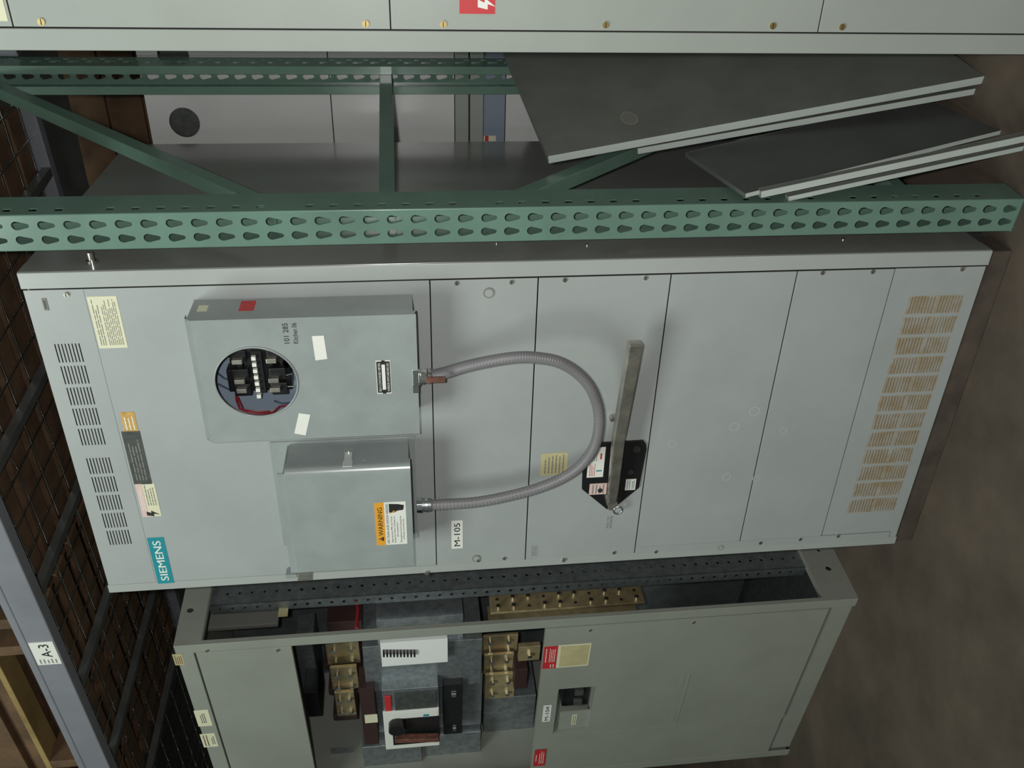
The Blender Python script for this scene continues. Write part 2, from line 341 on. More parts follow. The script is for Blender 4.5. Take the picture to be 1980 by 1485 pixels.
for q, wz, wy in prof:
    for i, j in ((-1,-1),(1,-1),(1,1),(-1,1)): vs.append(q+Vector((0, j*wy/2, i*wz/2)))
fs = [(k*4+i, k*4+(i+1) % 4, (k+1)*4+(i+1) % 4, (k+1)*4+i) for k in range(4) for i in range(4)]+[(3,2,1,0),(16,17,18,19)]
p.add(vs, fs, 'worn'); lv = T.part('lever', p, hp, 'worn steel operating lever', bevel=.003)
p = MB().cyl(A+Vector((.025, .03, 0)), A+Vector((.025, -.01, 0)), .014, 18, 'worn'); T.part('lever_hub', p, hp)
q = FM.P(1187, 985, -.02); p = MB().tube([(q[0]+.012*math.cos(t*.5), -.02-.004, q[1]-.01+.012*math.sin(t*.5)) for t in range(13)], .0028, 8, 'steel'); T.part('lock_ring', p, hp)
q = FM.P(1184, 812, -.02); T.part('lever_stop', MB().cyl((q[0], 0, q[1]), (q[0], -.02, q[1]), .006, 12, 'worn'))

# ------------------------------------------------------------------ meter socket box
d = -.105; x0, x1, z0, z1 = -.376, -.068, 1.357, 1.821
T = Thing('meter_socket_box', 'flat grey meter socket box with round opening, mounted on the M-105 cabinet', 'meter box', FM, (-.22, -.003, z0))
p = MB().box(x0+.004, x1-.003, -.004, -.0028, z0+.006, z1+.012, 'box'); T.part('back_plate', p)
p = MB().box(x1-.006, x1-.003, d+.004, -.0045, z0+.006, z1+.010, 'box').box(x0+.003, x0+.006, d+.004, -.0045, z0+.006, z1+.01, 'box').box(x0+.006, x1-.006, d+.004, -.0045, z0+.006, z0+.009, 'box').box(x0+.006, x1-.006, d+.01, -.0045, z1+.007, z1+.01, 'box')
T.part('case', p, bevel=.001)
cc = FM.P(496, 739.5, d); RR = .0865
circ = [(cc[0]+RR*math.cos(t*math.pi/32), cc[1]+RR*math.sin(t*math.pi/32)) for t in range(64)]
p = MB().plate(rect(x0, x1, z0, z1), [circ], (0, d, 0), (1,0,0), (0,0,1), .0016, 'box')
p.box(x1-.0015, x1, d+.0016, d+.018, z0, z1, 'box').box(x0, x0+.0015, d+.0016, d+.018, z0, z1, 'box').box(x0, x1, d+.0016, d+.012, z0, z0+.0015, 'box')
vs = [(x0, d, z1), (x1, d, z1), (x1, d+.012, z1+.013), (x0, d+.012, z1+.013), (x1, d+.03, z1+.013), (x0, d+.03, z1+.013)]
p.add(vs, [(0,1,2,3),(3,2,4,5)], 'box'); fc = T.part('front_cover', p)
ring = [(cc[0]+(RR+.001)*math.cos(t*math.pi/32), d-.001, cc[1]+(RR+.001)*math.sin(t*math.pi/32)) for t in range(65)]
T.part('opening_rim', MB().tube(ring, .0022, 6, 'box'), fc)
blue = MB().box(x0+.02, x1-.02, -.0068, -.0048, cc[1]-.13, cc[1]+.13, 'blueg'); T.part('inner_liner', blue)
# socket block with jaws and test switch row
p = MB(); bx = cc[0]
for (a0, a1, b0, b1, dd) in ((-.055, .075, -.030, .032, .030), (-.06, .078, .035, .048, .035), (-.045, .078, .050, .062, .030), (-.062, -.005, .045, .075, .02), (-.055, .07, -.066, -.045, .03), (.0, .075, -.075, -.05, .03), (.05, .08, -.07, .07, .04)):
    p.box(bx+a0, bx+a1, -.02-dd, -.007, cc[1]+b0, cc[1]+b1, 'black')
for sx in (-.05, -.012, .035): 
    for sz in (-.040, .040): p.box(bx+sx-.008, bx+sx+.022, -.065, -.02, cc[1]+sz-.018, cc[1]+sz+.018, 'black')
T.part('meter_socket', p, bevel=.002, label='black socket block')
for (px, py) in ((458, 701), (524, 699), (463, 739), (529, 737), (467, 757), (532, 755)):
    q = FM.P(px, py, -.075); T.part('jaw', MB().box(q[0]-.0055, q[0]+.0055, -.075, -.045, q[1]-.011, q[1]+.011, 'worn'), bevel=.001)
for i in range(7):
    q = FM.P(490+i*1.8, 693+i*12.2, -.07); T.part('test_terminal', MB().box(q[0]-.0045, q[0]+.0045, -.072, -.05, q[1]-.0045, q[1]+.0045, 'white'))
T.part('terminal_strip', MB().box(cc[0]-.052, cc[0]+.055, -.064, -.02, cc[1]-.010, cc[1]+.012, 'black'))
def wirep(T, pts, m, name, r=.002, d=-.03):
    q = [FM.P(x, y, d) for x, y in pts]; T.part(name, MB().tube([(a, d, b) for a, b in q], r, 8, m))
wirep(T, ((455,750),(457,775),(463,790),(480,798),(505,801),(528,797),(540,786),(555,784)), 'redwire', 'red_wire', d=-.05)
wirep(T, ((459,768),(470,792),(500,797),(520,795)), 'redwire', 'red_wire', d=-.056)
wirep(T, ((421,722),(434,732),(450,735)), 'bluewire', 'blue_wire'); wirep(T, ((421,742),(440,752),(455,756)), 'bluewire', 'blue_wire')
wirep(T, ((530,775),(545,780),(560,779)), 'bluewire', 'blue_wire')
for (a_, b_) in (((548,727),(566,722)), ((545,748),(569,747)), ((441,692),(456,700))):
    q, r_ = FM.P(*a_, -.06), FM.P(*b_, -.06); T.part('contact_blade', MB().tube([(q[0], -.06, q[1]), (r_[0], -.06, r_[1])], .0018, 8, 'steel'))
D2 = d-.0008
def quad_st(T, name, fr, px, d, m, label=None):
    q = [fr.P(x, y, d) for x, y in px]; ar = sum(q[i][0]*q[(i+1) % 4][1]-q[(i+1) % 4][0]*q[i][1] for i in range(4))
    if ar < 0: q = q[::-1]
    return T.part(name, MB().plate(q, [], (0, d, 0), (1,0,0), (0,0,1), .0006, m), label=label)
quad_st(T, 'blank_sticker', FM, ((603,650),(626,649),(633,694),(610,697)), D2, 'white', 'blank white sticker below the handwriting')
quad_st(T, 'blank_sticker', FM, ((578,799),(600,802),(591,842),(569,838)), D2, 'white', 'blank white sticker, tilted')
o_, bb = sticker(T, 'name_plate', FM, ((726,698),(755,696),(757,760),(730,762)), D2, 'white', inset=[(.03,.97,.62,.96,'ink'),(.03,.97,.04,.38,'ink'),(.0,.12,.38,.62,'ink'),(.88,1,.38,.62,'ink')], texts=[('SELF-CONTAINED METER', .5, .70, .16, .86, 'white', 0), ('SUPERIOR SWITCHBOARD INC', .5, .12, .16, .86, 'white', 0)], label='black and silver name plate')
q = FM.P(560, 664, D2); q2 = FM.P(560, 625, D2); p = MB(); p.text('101 285', .016, (q[0], D2, q[1]), width=(q2[0]-q[0]), bold=0); q = FM.P(577, 664, D2); p.text('Kitchen 06', .015, (q[0], D2, q[1]), width=(q2[0]-q[0]), bold=.0); T.part('handwriting', p, label='small black handwriting')
q, r_ = FM.S(467, 592, x1), FM.S(493, 592, x1)
def side_st(T, name, x, c, m, lab=None):
    vs = [FM.S(a, b, x) for a, b in c]; ys = sorted(v[0] for v in vs); zs = sorted(v[1] for v in vs)
    T.part(name, MB().box(x, x+.0006, (ys[0]+ys[1])/2, (ys[2]+ys[3])/2, (zs[0]+zs[1])/2, (zs[2]+zs[3])/2, m), label=lab)
side_st(T, 'red_sticker', x1-.003, ((466,582),(495,582),(491,601),(462,601)), 'red', 'red sticker on the right side')
side_st(T, 'small_sticker', x1-.003, ((384,591),(403,591),(400,602),(381,602)), 'cream')
q = FM.P(803, 735, -.10); p = MB().box(q[0]-.012, q[0]+.030, d-.002, d+.0, z0-.004, z0+.012, 'steel').box(q[0]-.004, q[0]+.020, d-.004, d+.02, z0-.02, z0-.001, 'steel').cyl((q[0]-.022+.04, d-.004, z0-.012), (q[0]-.022+.04, d-.014, z0-.012), .008, 12, 'worn')
lt = T.part('cover_latch', p, bevel=.001)
p = MB().box(q[0]-.030, q[0]-.008, d-.0018, d, z0-.001, z0+.012, 'steel'); T.part('latch_tab', p, lt)
q = FM.P(846, 733, d); T.part('seal_tag', MB().box(q[0]-.006, q[0]+.008, d-.006, d-.001, z0-.060, z0-.018, 'rusttag'), lt, 'rusty seal tag', bevel=.001)

# ------------------------------------------------------------------ disconnect box
d = -.12; x0, x1, z0, z1 = -.769, -.456, 1.382, 1.671
T = Thing('junction_box', 'smaller square grey box with an orange WARNING sticker, mounted left of the meter box', 'junction box', FM, (-.61, -.003, z0))
T.part('back_plate', MB().box(x0-.012, x1+.003, -.0045, -.0028, z0-.012, z1+.045, 'box'))
T.part('case', MB().box(x0+.003, x1-.004, d+.022, -.0046, z0+.003, z1-.001, 'box'), bevel=.0015)
p = MB(); n = 6; prof = [(x1-.018*(1-math.sin(math.pi/2*i/n))*1.0, d+.018*(1-math.cos(math.pi/2*i/n))) for i in range(n+1)]
prof = [(x0, d)]+prof+[(x1, d+.030), (x1-.003, d+.030), (x1-.006, d+.021), (x0, d+.021)]
vs = [(a, b, z) for z in (z0, z1) for a, b in prof]; n = len(prof)
p.add(vs, [(i, (i+1) % n, (i+1) % n+n, i+n) for i in range(n)]+[tuple(range(n))[::-1], tuple(range(n, 2*n))], 'box'); dr = T.part('door', p, bevel=.0006)
p = MB().box(x0-.004, x1-.008, d+.004, -.0046, z1+.0005, z1+.004, 'box').box(x0-.004, x1-.008, d+.004, d+.007, z1+.004, z1+.016, 'box'); T.part('rain_lip', p)
q = FM.S(672, 900, x1+.002); zz = q[1]
p = MB().box(x1+.0003, x1+.003, d+.006, d+.030, zz-.011, zz+.011, 'zinc').box(x1-.002, x1+.001, d+.030, d+.080, zz-.009, zz+.009, 'zinc'); la = T.part('latch_strap', p, label='plated latch strap on the side', bevel=.001)
T.part('latch_screw', MB().cyl((x1-.003, d+.068, zz), (x1+.006, d+.068, zz), .008, 14, 'steel'), la)
q = FM.S(704, 893, x1-.003); T.part('side_plug', MB().cyl((x1-.005, q[0], q[1]), (x1-.002, q[0], q[1]), .006, 12, 'white'))
q = FM.P(590, 1112, -.03); p = MB().box(q[0]-.006, q[0]+.006, -.045, -.004, q[1]-.020, q[1]+.018, 'worn').box(q[0]-.008, q[0]+.004, -.03, -.004, q[1]+.022, q[1]+.05, 'box'); T.part('hinge_bracket', p, bevel=.001)
o_, bb = sticker(T, 'warning_sticker', FM, ((724,972),(785,970),(787,1051),(728,1055)), d-.0008, 'white', inset=[(0,1,.70,1,'orange')],
  texts=[('WARNING', .56, .765, .155, .66, 'ink', .01), ('ARC FLASH AND SHOCK HAZARD', .5, .575, .075, .94, 'ink', .0), ('Appropriate PPE and Tools', .36, .46, .05, .62, 'ink', 0), ('Required when working on', .36, .37, .05, .62, 'ink', 0), ('this equipment.', .36, .28, .05, .36, 'ink', 0), ('Energized work Requires', .36, .17, .05, .62, 'ink', 0), ('a Review and Permit.', .36, .08, .05, .50, 'ink', 0)], label='white and orange warning sticker', sub=dr)
p = MB(); ww = bb[1]-bb[0]; hh = bb[3]-bb[2]; ty = d-.0016
p.plate([(0, 0), (.014, 0), (.007, .0125)], [], (bb[0]+ww*.10, ty, bb[2]+hh*.76), (1,0,0), (0,0,1), .0002, 'ink')
p.add([(bb[0]+ww*.10+.0063, ty-.0003, bb[2]+hh*.76+a) for a in (.0035, .009)]+[(bb[0]+ww*.10+.0077, ty-.0003, bb[2]+hh*.76+a) for a in (.009, .0035)], [(0,1,2,3)][:1], 'orange')
hx, hz = bb[0]+ww*.86, bb[2]+hh*.30                                       # pictogram: a hand struck by an arc
p.plate([(-.013, .018), (-.013, .006), (-.008, -.002), (-.006, -.016), (.008, -.018), (.012, -.004), (.014, .018)], [], (hx, ty, hz), (1,0,0), (0,0,1), .0002, 'ink')
p.plate([(-.017, .019), (-.004, .006), (-.007, .004), (.004, -.010), (-.010, .001), (-.007, .004)], [], (hx-.002, ty-.0004, hz), (1,0,0), (0,0,1), .0002, 'orange')
T.part('warning_symbol', p, o_.parent)

# ------------------------------------------------------------------ flexible conduit between both boxes
pts = [(808,728,.07),(830,727,.06),(862,720,.07),(900,709,.085),(950,698,.10),(1000,691,.11),(1040,692,.11),(1080,700,.11),(1115,720,.105),(1142,750,.10),(1157,790,.09),(1158,830,.085),(1148,866,.08),(1125,898,.08),(1090,923,.08),(1040,944,.075),(980,960,.075),(920,971,.07),(860,975,.065),(806,977,.065)]
raw = []
for x, y, dd in pts: q = FM.P(x, y, -dd); raw.append(Vector((q[0], -dd, q[1])))
def catmull(P, k=8):
    out = []
    for i in range(len(P)-1):
        a, b, c, e = P[max(i-1, 0)], P[i], P[i+1], P[min(i+2, len(P)-1)]
        for j in range(k):
            t = j/k; out.append(.5*((2*b)+(c-a)*t+(2*a-5*b+4*c-e)*t*t+(3*b-a-3*c+e)*t**3))
    return out+[P[-1]]
path = catmull(raw, 34); T = Thing('flexible_conduit', 'grey ribbed flexible conduit looping down between the meter box and the square box', 'conduit', FM, tuple(raw[8]))
T.part('hose', MB().tube(path, .0135, 14, 'conduit', [.0138 if (i//2) % 2 else .0131 for i in range(len(path))]))
for e, nx in ((raw[0], raw[1]), (raw[-1], raw[-2])):
    t = (nx-e).normalized(); p = MB().cyl(e, e+t*.012, .019, 8, 'steel').cyl(e+t*.012, e+t*.034, .0165, 16, 'galv').cyl(e+t*.020, e+t*.026, .018, 16, 'steel'); T.part('conduit_fitting', p, bevel=.0006)


# ------------------------------------------------------------------ cabinet on the right, seen along its left edge
xl = .4425; xr = xl+.912
T = Thing('switchboard_cabinet', 'pale grey cabinet with brass screws and a red sticker, right of the green rack upright', 'electrical cabinet', FM, ((xl+xr)/2, .45, FZ))
T.part('side_panel', MB().box(xl, xl+.003, .04, .9, 0, H, 'pale')); T.part('side_panel', MB().box(xr-.003, xr, .04, .9, 0, H, 'pale'))
T.part('back_panel', MB().box(xl+.003, xr-.003, .897, .9, 0, H, 'pale')); T.part('top_panel', MB().box(xl+.003, xr-.003, .04, .897, H-.003, H, 'pale'))
T.part('shade_backing', MB().box(xl+.004, xr-.004, .02, .023, .01, H-.01, 'dark'))  # black backing, gives the cover seams their shade
for a_, b_ in ((xl, xl+.038), (xr-.038, xr)):
    T.part('corner_post', MB().box(a_, b_, -.004, .0, 0, H, 'pale').box(a_ if a_ == xl else b_-.003, a_+.003 if a_ == xl else b_, 0, .04, 0, H, 'pale'), bevel=.0015)
zz = [H-.002]+[FM.P(px, py)[1] for px, py in ((26, 50), (755, 40), (1585, 40))]+[.004]
cv = [T.part('cover_panel', MB().box(xl+.0405, xr-.0405, -.002, .001, b_+.0012, a_-.0012, 'pale'), bevel=.0008) for a_, b_ in zip(zz, zz[1:])]
for x, y in ((80, 42), (707, 46), (857, 47), (1171, 48), (1494, 50), (1628, 52)): screw(T, FM, x, y, None, 'brass', .0065, -.002)
q0, q1, q2, q3 = FM.P(888, 0), FM.P(957, 0), FM.P(888, 26), FM.P(888, -52)
p = MB().box(q2[0], q3[0], -.0032, -.0026, q1[1], q0[1], 'red'); bolt_shape(p, q2[0]+.018, (q0[1]+q1[1])/2-.018, .034, -.0036, 'white'); lines(p, q2[0]+.036, q3[0]-.004, q1[1]+.008, q0[1]-.008, 5, -.0036, 'white')
T.part('danger_sticker', p, cv[1], 'red danger sticker with lightning mark')
p = MB().box(xl+.05, xl+.12, -.0030, -.0022, zz[1]+.006, zz[1]+.05, 'cream'); T.part('faded_sticker', p, cv[0])
for x in (xl+.05, xr-.1):
    for y in (.03, .8): T.part('foot', MB().box(x, x+.05, y, y+.05, FZ, 0, 'galv'))

# ------------------------------------------------------------------ rear cabinet behind the rack frame
RY = 1.08; FR_ = Frame(0, 0, 0)
def RP(x, y): return FR_.P(x, y, RY)
xa, xb = -.62, .62; zt = RP(290, 235)[1]; zl = FZ+.035
T = Thing('switchboard_cabinet', 'glossy grey cabinet with round knockout holes, behind the green rack frame', 'electrical cabinet', FR_, (0, RY+.4, FZ))
k1, k2 = RP(357, 237), RP(335, 108)
def circ_(c, r, n=28): return [(c[0]+r*math.cos(2*math.pi*i/n), c[1]+r*math.sin(2*math.pi*i/n)) for i in range(n)]
s1, s2, s3, s4 = RP(640, 200)[1], RP(879, 200)[1], RP(935, 200)[1], RP(977, 200)[1]
p = MB().plate(rect(xa, xb, s1+.001, zt), [circ_(k1, .046), circ_(k2, .046)], (0, RY, 0), (1,0,0), (0,0,1), .003, 'rear'); fp = T.part('front_panel', p)
for c in (k1, k2): T.part('knockout', MB().cyl((c[0], RY+.010, c[1]), (c[0], RY+.013, c[1]), .046, 24, 'plate'))
T.part('front_panel', MB().box(xa, xb, RY, RY+.003, s2+.001, s1-.002, 'rear'), bevel=.001)
mid = (s2+s3)/2
T.part('trim_rail', MB().box(xa, xb, RY-.012, RY+.003, mid+.002, s2-.001, 'pale'), bevel=.003); T.part('trim_rail', MB().box(xa, xb, RY-.012, RY+.003, s3+.001, mid-.002, 'pale'), bevel=.003)
T.part('front_panel', MB().box(xa, xb, RY, RY+.003, s4+.001, s3-.001, 'blueg')); T.part('front_panel', MB().box(xa, xb, RY, RY+.003, zl, s4-.002, 'rear'))
T.part('side_panel', MB().box(xa, xa+.003, RY+.003, RY+.8, zl, zt, 'rear')); T.part('side_panel', MB().box(xb-.003, xb, RY+.003, RY+.8, zl, zt, 'rear'))
T.part('top_panel', MB().box(xa, xb, RY, RY+.8, zt, zt+.003, 'rear')); T.part('back_panel', MB().box(xa, xb, RY+.797, RY+.8, zl, zt, 'rear'))
T.part('shade_backing', MB().box(xa+.004, xb-.004, RY+.03, RY+.033, zl, zt-.003, 'dark'))  # black backing in place of the shaded inside
q = RP(947, 266); p = MB().box(q[0]-.012, q[0]+.006, RY-.0008, RY, q[1]-.02, q[1]+.02, 'cream').box(q[0]-.012, q[0]+.006, RY-.0012, RY-.0006, q[1]+.004, q[1]+.016, 'red'); T.part('small_sticker', p)
for x in (-.5, .05):
    solo('wood_block', MB().box(x, x+.1, RY+.02, RY+.6, FZ, zl, 'ywood'), FR_, (x+.05, RY+.3, FZ), ('timber block under the hidden left end of the rear cabinet' if x < 0 else 'timber block under the visible corner of the rear cabinet'), 'wood block', bevel=.003)

# ------------------------------------------------------------------ green pallet rack frame
T = Thing('pallet_rack_frame', 'green perforated pallet rack frame with diagonal braces beside the M-105 cabinet', 'rack', RK, (-.04, .48, FZ))
def keyhole(cx, cz, s=1, n=7):                    # teardrop: wide at the top, narrow below
    R_, r_ = .0098*s, .0048*s; zc, zd = cz+.006*s, cz-.014*s
    a = [(cx+R_*math.cos(t), zc+R_*math.sin(t)) for t in [math.radians(-25+230*i/(n*2-3)) for i in range(n*2-2)]]
    b = [(cx+r_*math.cos(t), zd+r_*math.sin(t)) for t in [math.radians(200+140*i/(n-2)) for i in range(n-1)]]
    return a+b
ZTOP = 3.05; PW = .083; PD = .086
def post(y0, sg, nm_front):
    """roll formed post: perforated face, two perforated sides with returns"""
    x0, x1 = -PW, 0; yf = y0; xs = (x0+.022, x1-.024)
    n = int((ZTOP-FZ)/.0508); zstart = 2.157-.0508*43-.0508
    for k in range(6):                           # cut in lengths so that each sheet triangulates well
        za = FZ+(ZTOP-FZ)*k/6; zb2 = FZ+(ZTOP-FZ)*(k+1)/6
        def inside(z): return za+.022 < z < zb2-.018
        yield k, za, zb2, inside
zs = [2.157-.0508*(43-i)-.0508*1 for i in range(64)]
def mkpost(y0, sg):
    p = MB(); cuts = [FZ]+[zs[i]+.0254+.004 for i in range(1, 63, 8) if FZ < zs[i] < ZTOP-.2]+[ZTOP]
    x0, x1 = -PW, 0
    for za, zb2 in zip(cuts, cuts[1:]):
        hz = [z for z in zs if za+.014 < z-.0 < zb2-.012]
        holes = [keyhole(x0+.026, z) for z in hz]+[keyhole(x1-.024, z) for z in hz]
        yy = y0 if sg > 0 else y0
        if sg > 0: p.plate(rect(x0+.003, x1-.003, za, zb2), holes, (0, yy, 0), (1,0,0), (0,0,1), .0022, 'green')
        else: p.plate([(-b_, c_) for b_, c_ in rect(x0+.003, x1-.003, za, zb2)][::-1], [[(-b_, c_) for b_, c_ in h] for h in holes], (0, yy, 0), (-1,0,0), (0,0,1), .0022, 'green')
        sl = [rect((PD*.20), PD*.20+.013, z+.0254-.008, z+.0254+.008) for z in hz if za+.01 < z+.0254 < zb2-.012]
        big = [keyhole(PD*.55, z) for z in hz] if sg < 0 else []
        for xx, dr in ((x1, 1), (x0, -1)):
            l = [rect(.003, PD, za, zb2), sl+([] if sg > 0 else [h for h in big])]
            if sg > 0: f = lambda h: h
            else: f = lambda h: [(-a_, b_) for a_, b_ in h]
            if dr > 0: p.plate(f(l[0]), [f(h) for h in l[1]], (xx, y0, 0), (0,1,0), (0,0,1), .0022, 'green')
            else: p.plate([(-a_, b_) for a_, b_ in f(l[0])], [[(-a_, b_) for a_, b_ in f(h)] for h in l[1]], (xx, y0, 0), (0,-1,0), (0,0,1), .0022, 'green')
    s_ = sg
    p.box(x1-.0235, x1-.0022, y0+s_*PD, y0+s_*(PD-.0022), FZ, ZTOP, 'green').box(x0+.0022, x0+.0235, y0+s_*PD, y0+s_*(PD-.0022), FZ, ZTOP, 'green')
    for xx in (x1-.003, x0+.003):                # rounded front corners
        cx, n = xx, 5; a0 = 0 if xx > -.04 else 1; vs = []
        for z in (FZ, ZTOP):
            for i in range(n+1):
                t = math.pi/2*i/n; vs.append((xx+(.003*math.sin(t))*(1 if a0 == 0 else -1), y0+s_*(.003-.003*math.cos(t)), z))
        p.add(vs, [(i, i+1, i+n+2, i+n+1) for i in range(n)], 'green', True)
    return p
YB = 1.035
T.part('upright_post', mkpost(0, 1), label='front upright with two rows of keyholes')
T.part('upright_post', mkpost(YB, -1), label='rear upright')
def brace(a, b, name='brace'):                    # channel section brace
    (ya, za), (yb_, zb2) = a, b; A_ = Vector((-PW/2, ya, za)); B2 = Vector((-PW/2, yb_, zb2)); t = (B2-A_).normalized(); u = Vector((1, 0, 0)); v = u.cross(t)
    p = MB(); hw, hd = .017, .016
    def bar2(c0, c1, w0, w1):
        vs = [q+u*i+v*j for q in (A_, B2) for i, j in ((c0-w0, c1-w1), (c0+w0, c1-w1), (c0+w0, c1+w1), (c0-w0, c1+w1))]
        p.add(vs, [(3,2,1,0),(4,5,6,7),(0,1,5,4),(1,2,6,5),(2,3,7,6),(3,0,4,7)], 'green')
    bar2(hd, 0, .0012, hw); bar2(0, hw, hd, .0012); bar2(0, -hw, hd, .0012)
    T.part(name, p, bevel=.0008)
y1_, y2_ = PD-.02, YB-PD+.02
def RS(px, py): return RK.S(px, py, -PW/2+.016)
q = RS(748, 300); brace((y1_, q[1]), (y2_, q[1]+.002), 'horizontal_brace')
def dline(pa, pb):
    a_, b_ = RS(*pa), RS(*pb); m_ = (b_[1]-a_[1])/(b_[0]-a_[0]); return ((y1_, a_[1]+m_*(y1_-a_[0])), (y2_, a_[1]+m_*(y2_-a_[0])))
brace(*dline((480, 375), (130, 222)), 'diagonal_brace'); brace(*dline((1000, 375), (1220, 283)), 'diagonal_brace'); 
q = RS(1745, 365); brace((y1_, q[1]), (y2_, q[1]+.0), 'horizontal_brace')
for yy in (0.0, YB-PD): T.part('base_foot', MB().box(-PW-.0005, .0005, yy-.0005, yy+PD+.0005, FZ, FZ+.004, 'greend'), bevel=.001)

# ------------------------------------------------------------------ rack beams, deck and what lies on it
LB = -3.4
T = Thing('rack_beam', 'grey front rack beam with a white A-3 tag, overhead at left', 'rack beam', RK, ((LB-.09)/2, -.02, 2.39))
T.part('face', MB().box(LB, -PW-.002, -.036, .008, 2.415, 2.490, 'beam').box(LB, -PW-.002, -.036, -.022, 2.490, 2.512, 'beam'), bevel=.004)
T.part('end_plate', MB().box(-PW-.006, 0, -.006, -.002, 2.32, 2.525, 'beam').box(-PW-.006, -PW-.002, -.036, -.002, 2.32, 2.525, 'beam'), bevel=.001)
q = RK.P(82, 1264, -.037); p = MB().box(q[0]-.052, q[0]+.052, -.0372, -.036, 2.420, 2.486, 'white'); p.text('A-3', .040, (q[0]+.012, -.0378, 2.436), bold=.012, width=.058, center=True); lines(p, q[0]-.046, q[0]-.026, 2.426, 2.480, 5, -.0376, 'greyink')
T.part('location_tag', p, label='white tag reading A-3')
rb = Thing('rack_beam', 'grey rear rack beam crossing behind the diagonal brace', 'rack beam', RK, ((LB-.09)/2, YB, 2.42))
zr = RK.P(65, 290, YB-.01)[1]
rb.part('face', MB().box(LB, -PW-.002, YB-.012, YB+.030, zr-.036, zr+.006, 'beam').box(LB, -PW-.002, YB+.006, YB+.030, zr+.006, zr+.036, 'beam'), bevel=.004)
rb2 = Thing('rack_beam', 'short length of grey rear beam in the next bay, just left of the pale cabinet top', 'rack beam', RK, (.9, YB, 2.42))
rb2.part('face', MB().box(.002, 1.6, YB-.012, YB+.030, zr-.036, zr+.036, 'beam'), bevel=.004)
ZD = 2.497
for i, xx in enumerate((-.35, -.80, -1.25, -1.72, -2.15, -2.60)):
    lab = ['first', 'second', 'third', 'fourth', 'fifth', 'sixth'][i]
    solo('shelf_support', MB().box(xx-.014, xx+.014, .012, YB-.014, ZD-.030, ZD-.028, 'chan').box(xx-.014, xx-.012, .012, YB-.014, ZD-.028, ZD-.004, 'chan').box(xx+.012, xx+.014, .012, YB-.014, ZD-.028, ZD-.004, 'chan'), RK, (xx, .5, ZD-.03),
         'galvanized channel running front to back under the wire deck, %s from the green upright' % lab, 'shelf support', 'deck supports')
p = MB()
for i in range(9):
    yy = .03+i*.12; pts = [(x_, yy, ZD+.002+.0) for x_ in (-4.2, -.10)]; p.tube(pts, .0028, 6, 'wire')
for i in range(36): xx = -.12-i*.115; p.tube([(xx, -.018, ZD-.002), (xx, YB+.004, ZD-.002)], .0028, 6, 'wire')
solo('wire_deck', p, RK, (-1.5, .5, ZD-.004), 'zinc wire mesh decking over the rack beams', 'wire deck')
# pallets and crates above the deck
def pallet(x0, x1, lab, gap=.03):
    T = Thing('wooden_pallet', lab, 'pallet', RK, ((x0+x1)/2, .5, ZD+.006))
    z = ZD+.006; n = 8; wb = (1.02-(n-1)*gap)/n
    for i in range(n): yy = -.01+i*(wb+gap); T.part('bottom_board', MB().box(x0, x1, yy, yy+wb, z, z+.018, 'wood'), bevel=.002)
    for xx in (x0, (x0+x1)/2-.02, x1-.04): T.part('stringer', MB().box(xx, xx+.04, -.01, 1.01, z+.0182, z+.105, 'wood'), bevel=.002)
    for i in range(n): yy = -.01+i*(wb+gap); T.part('top_board', MB().box(x0, x1, yy, yy+wb, z+.1052, z+.123, 'ywood' if i == 0 else 'wood'), bevel=.002)
pallet(-1.28, -.14, 'brown wooden pallet on the wire deck above the M-105 cabinet')
pallet(-2.62, -1.36, 'brown wooden pallet on the wire deck at far left, above the open cabinet', .05)
def crate(x0, x1, lab):
    z = ZD+.130; T = Thing('wooden_crate', lab, 'crate', RK, ((x0+x1)/2, .5, z))
    T.part('crate_body', MB().box(x0+.02, x1-.02, .02, .98, z, z+.5, 'wood'))
    for zz_ in (z+.06, z+.24, z+.42): T.part('crate_slat', MB().box(x0, x1, -.002, .018, zz_, zz_+.09, 'wood'), bevel=.002)
crate(-1.26, -.16, 'wooden crate standing on the pallet above the M-105 cabinet'); crate(-2.60, -1.38, 'wooden crate on the pallet at far left with yellowish slats')

def plank_crate(x0, x1, y0, z0, z1, lab):
    T = Thing('wooden_crate', lab, 'crate', FM, ((x0+x1)/2, y0+.45, z0))
    T.part('crate_body', MB().box(x0+.02, x1-.02, y0+.02, y0+.9, z0, z1, 'wood')); n = int((z1-z0)/.14)
    for i in range(n): a = z0+(z1-z0)*i/n; T.part('side_board', MB().box(x0, x1, y0, y0+.019, a+.004, a+(z1-z0)/n-.004, 'wood'), bevel=.002)
    for x in (x0+.03, x1-.12): T.part('batten', MB().box(x, x+.09, y0-.02, y0-.0005, z0, z1, 'wood'), bevel=.002)
plank_crate(-1.35, .85, 2.15, FZ, 1.40, 'lower wooden plank crate standing behind the rear cabinet')
plank_crate(-1.30, .80, 2.17, 1.402, 2.75, 'upper wooden plank crate stacked behind the rear cabinet, seen above its top')

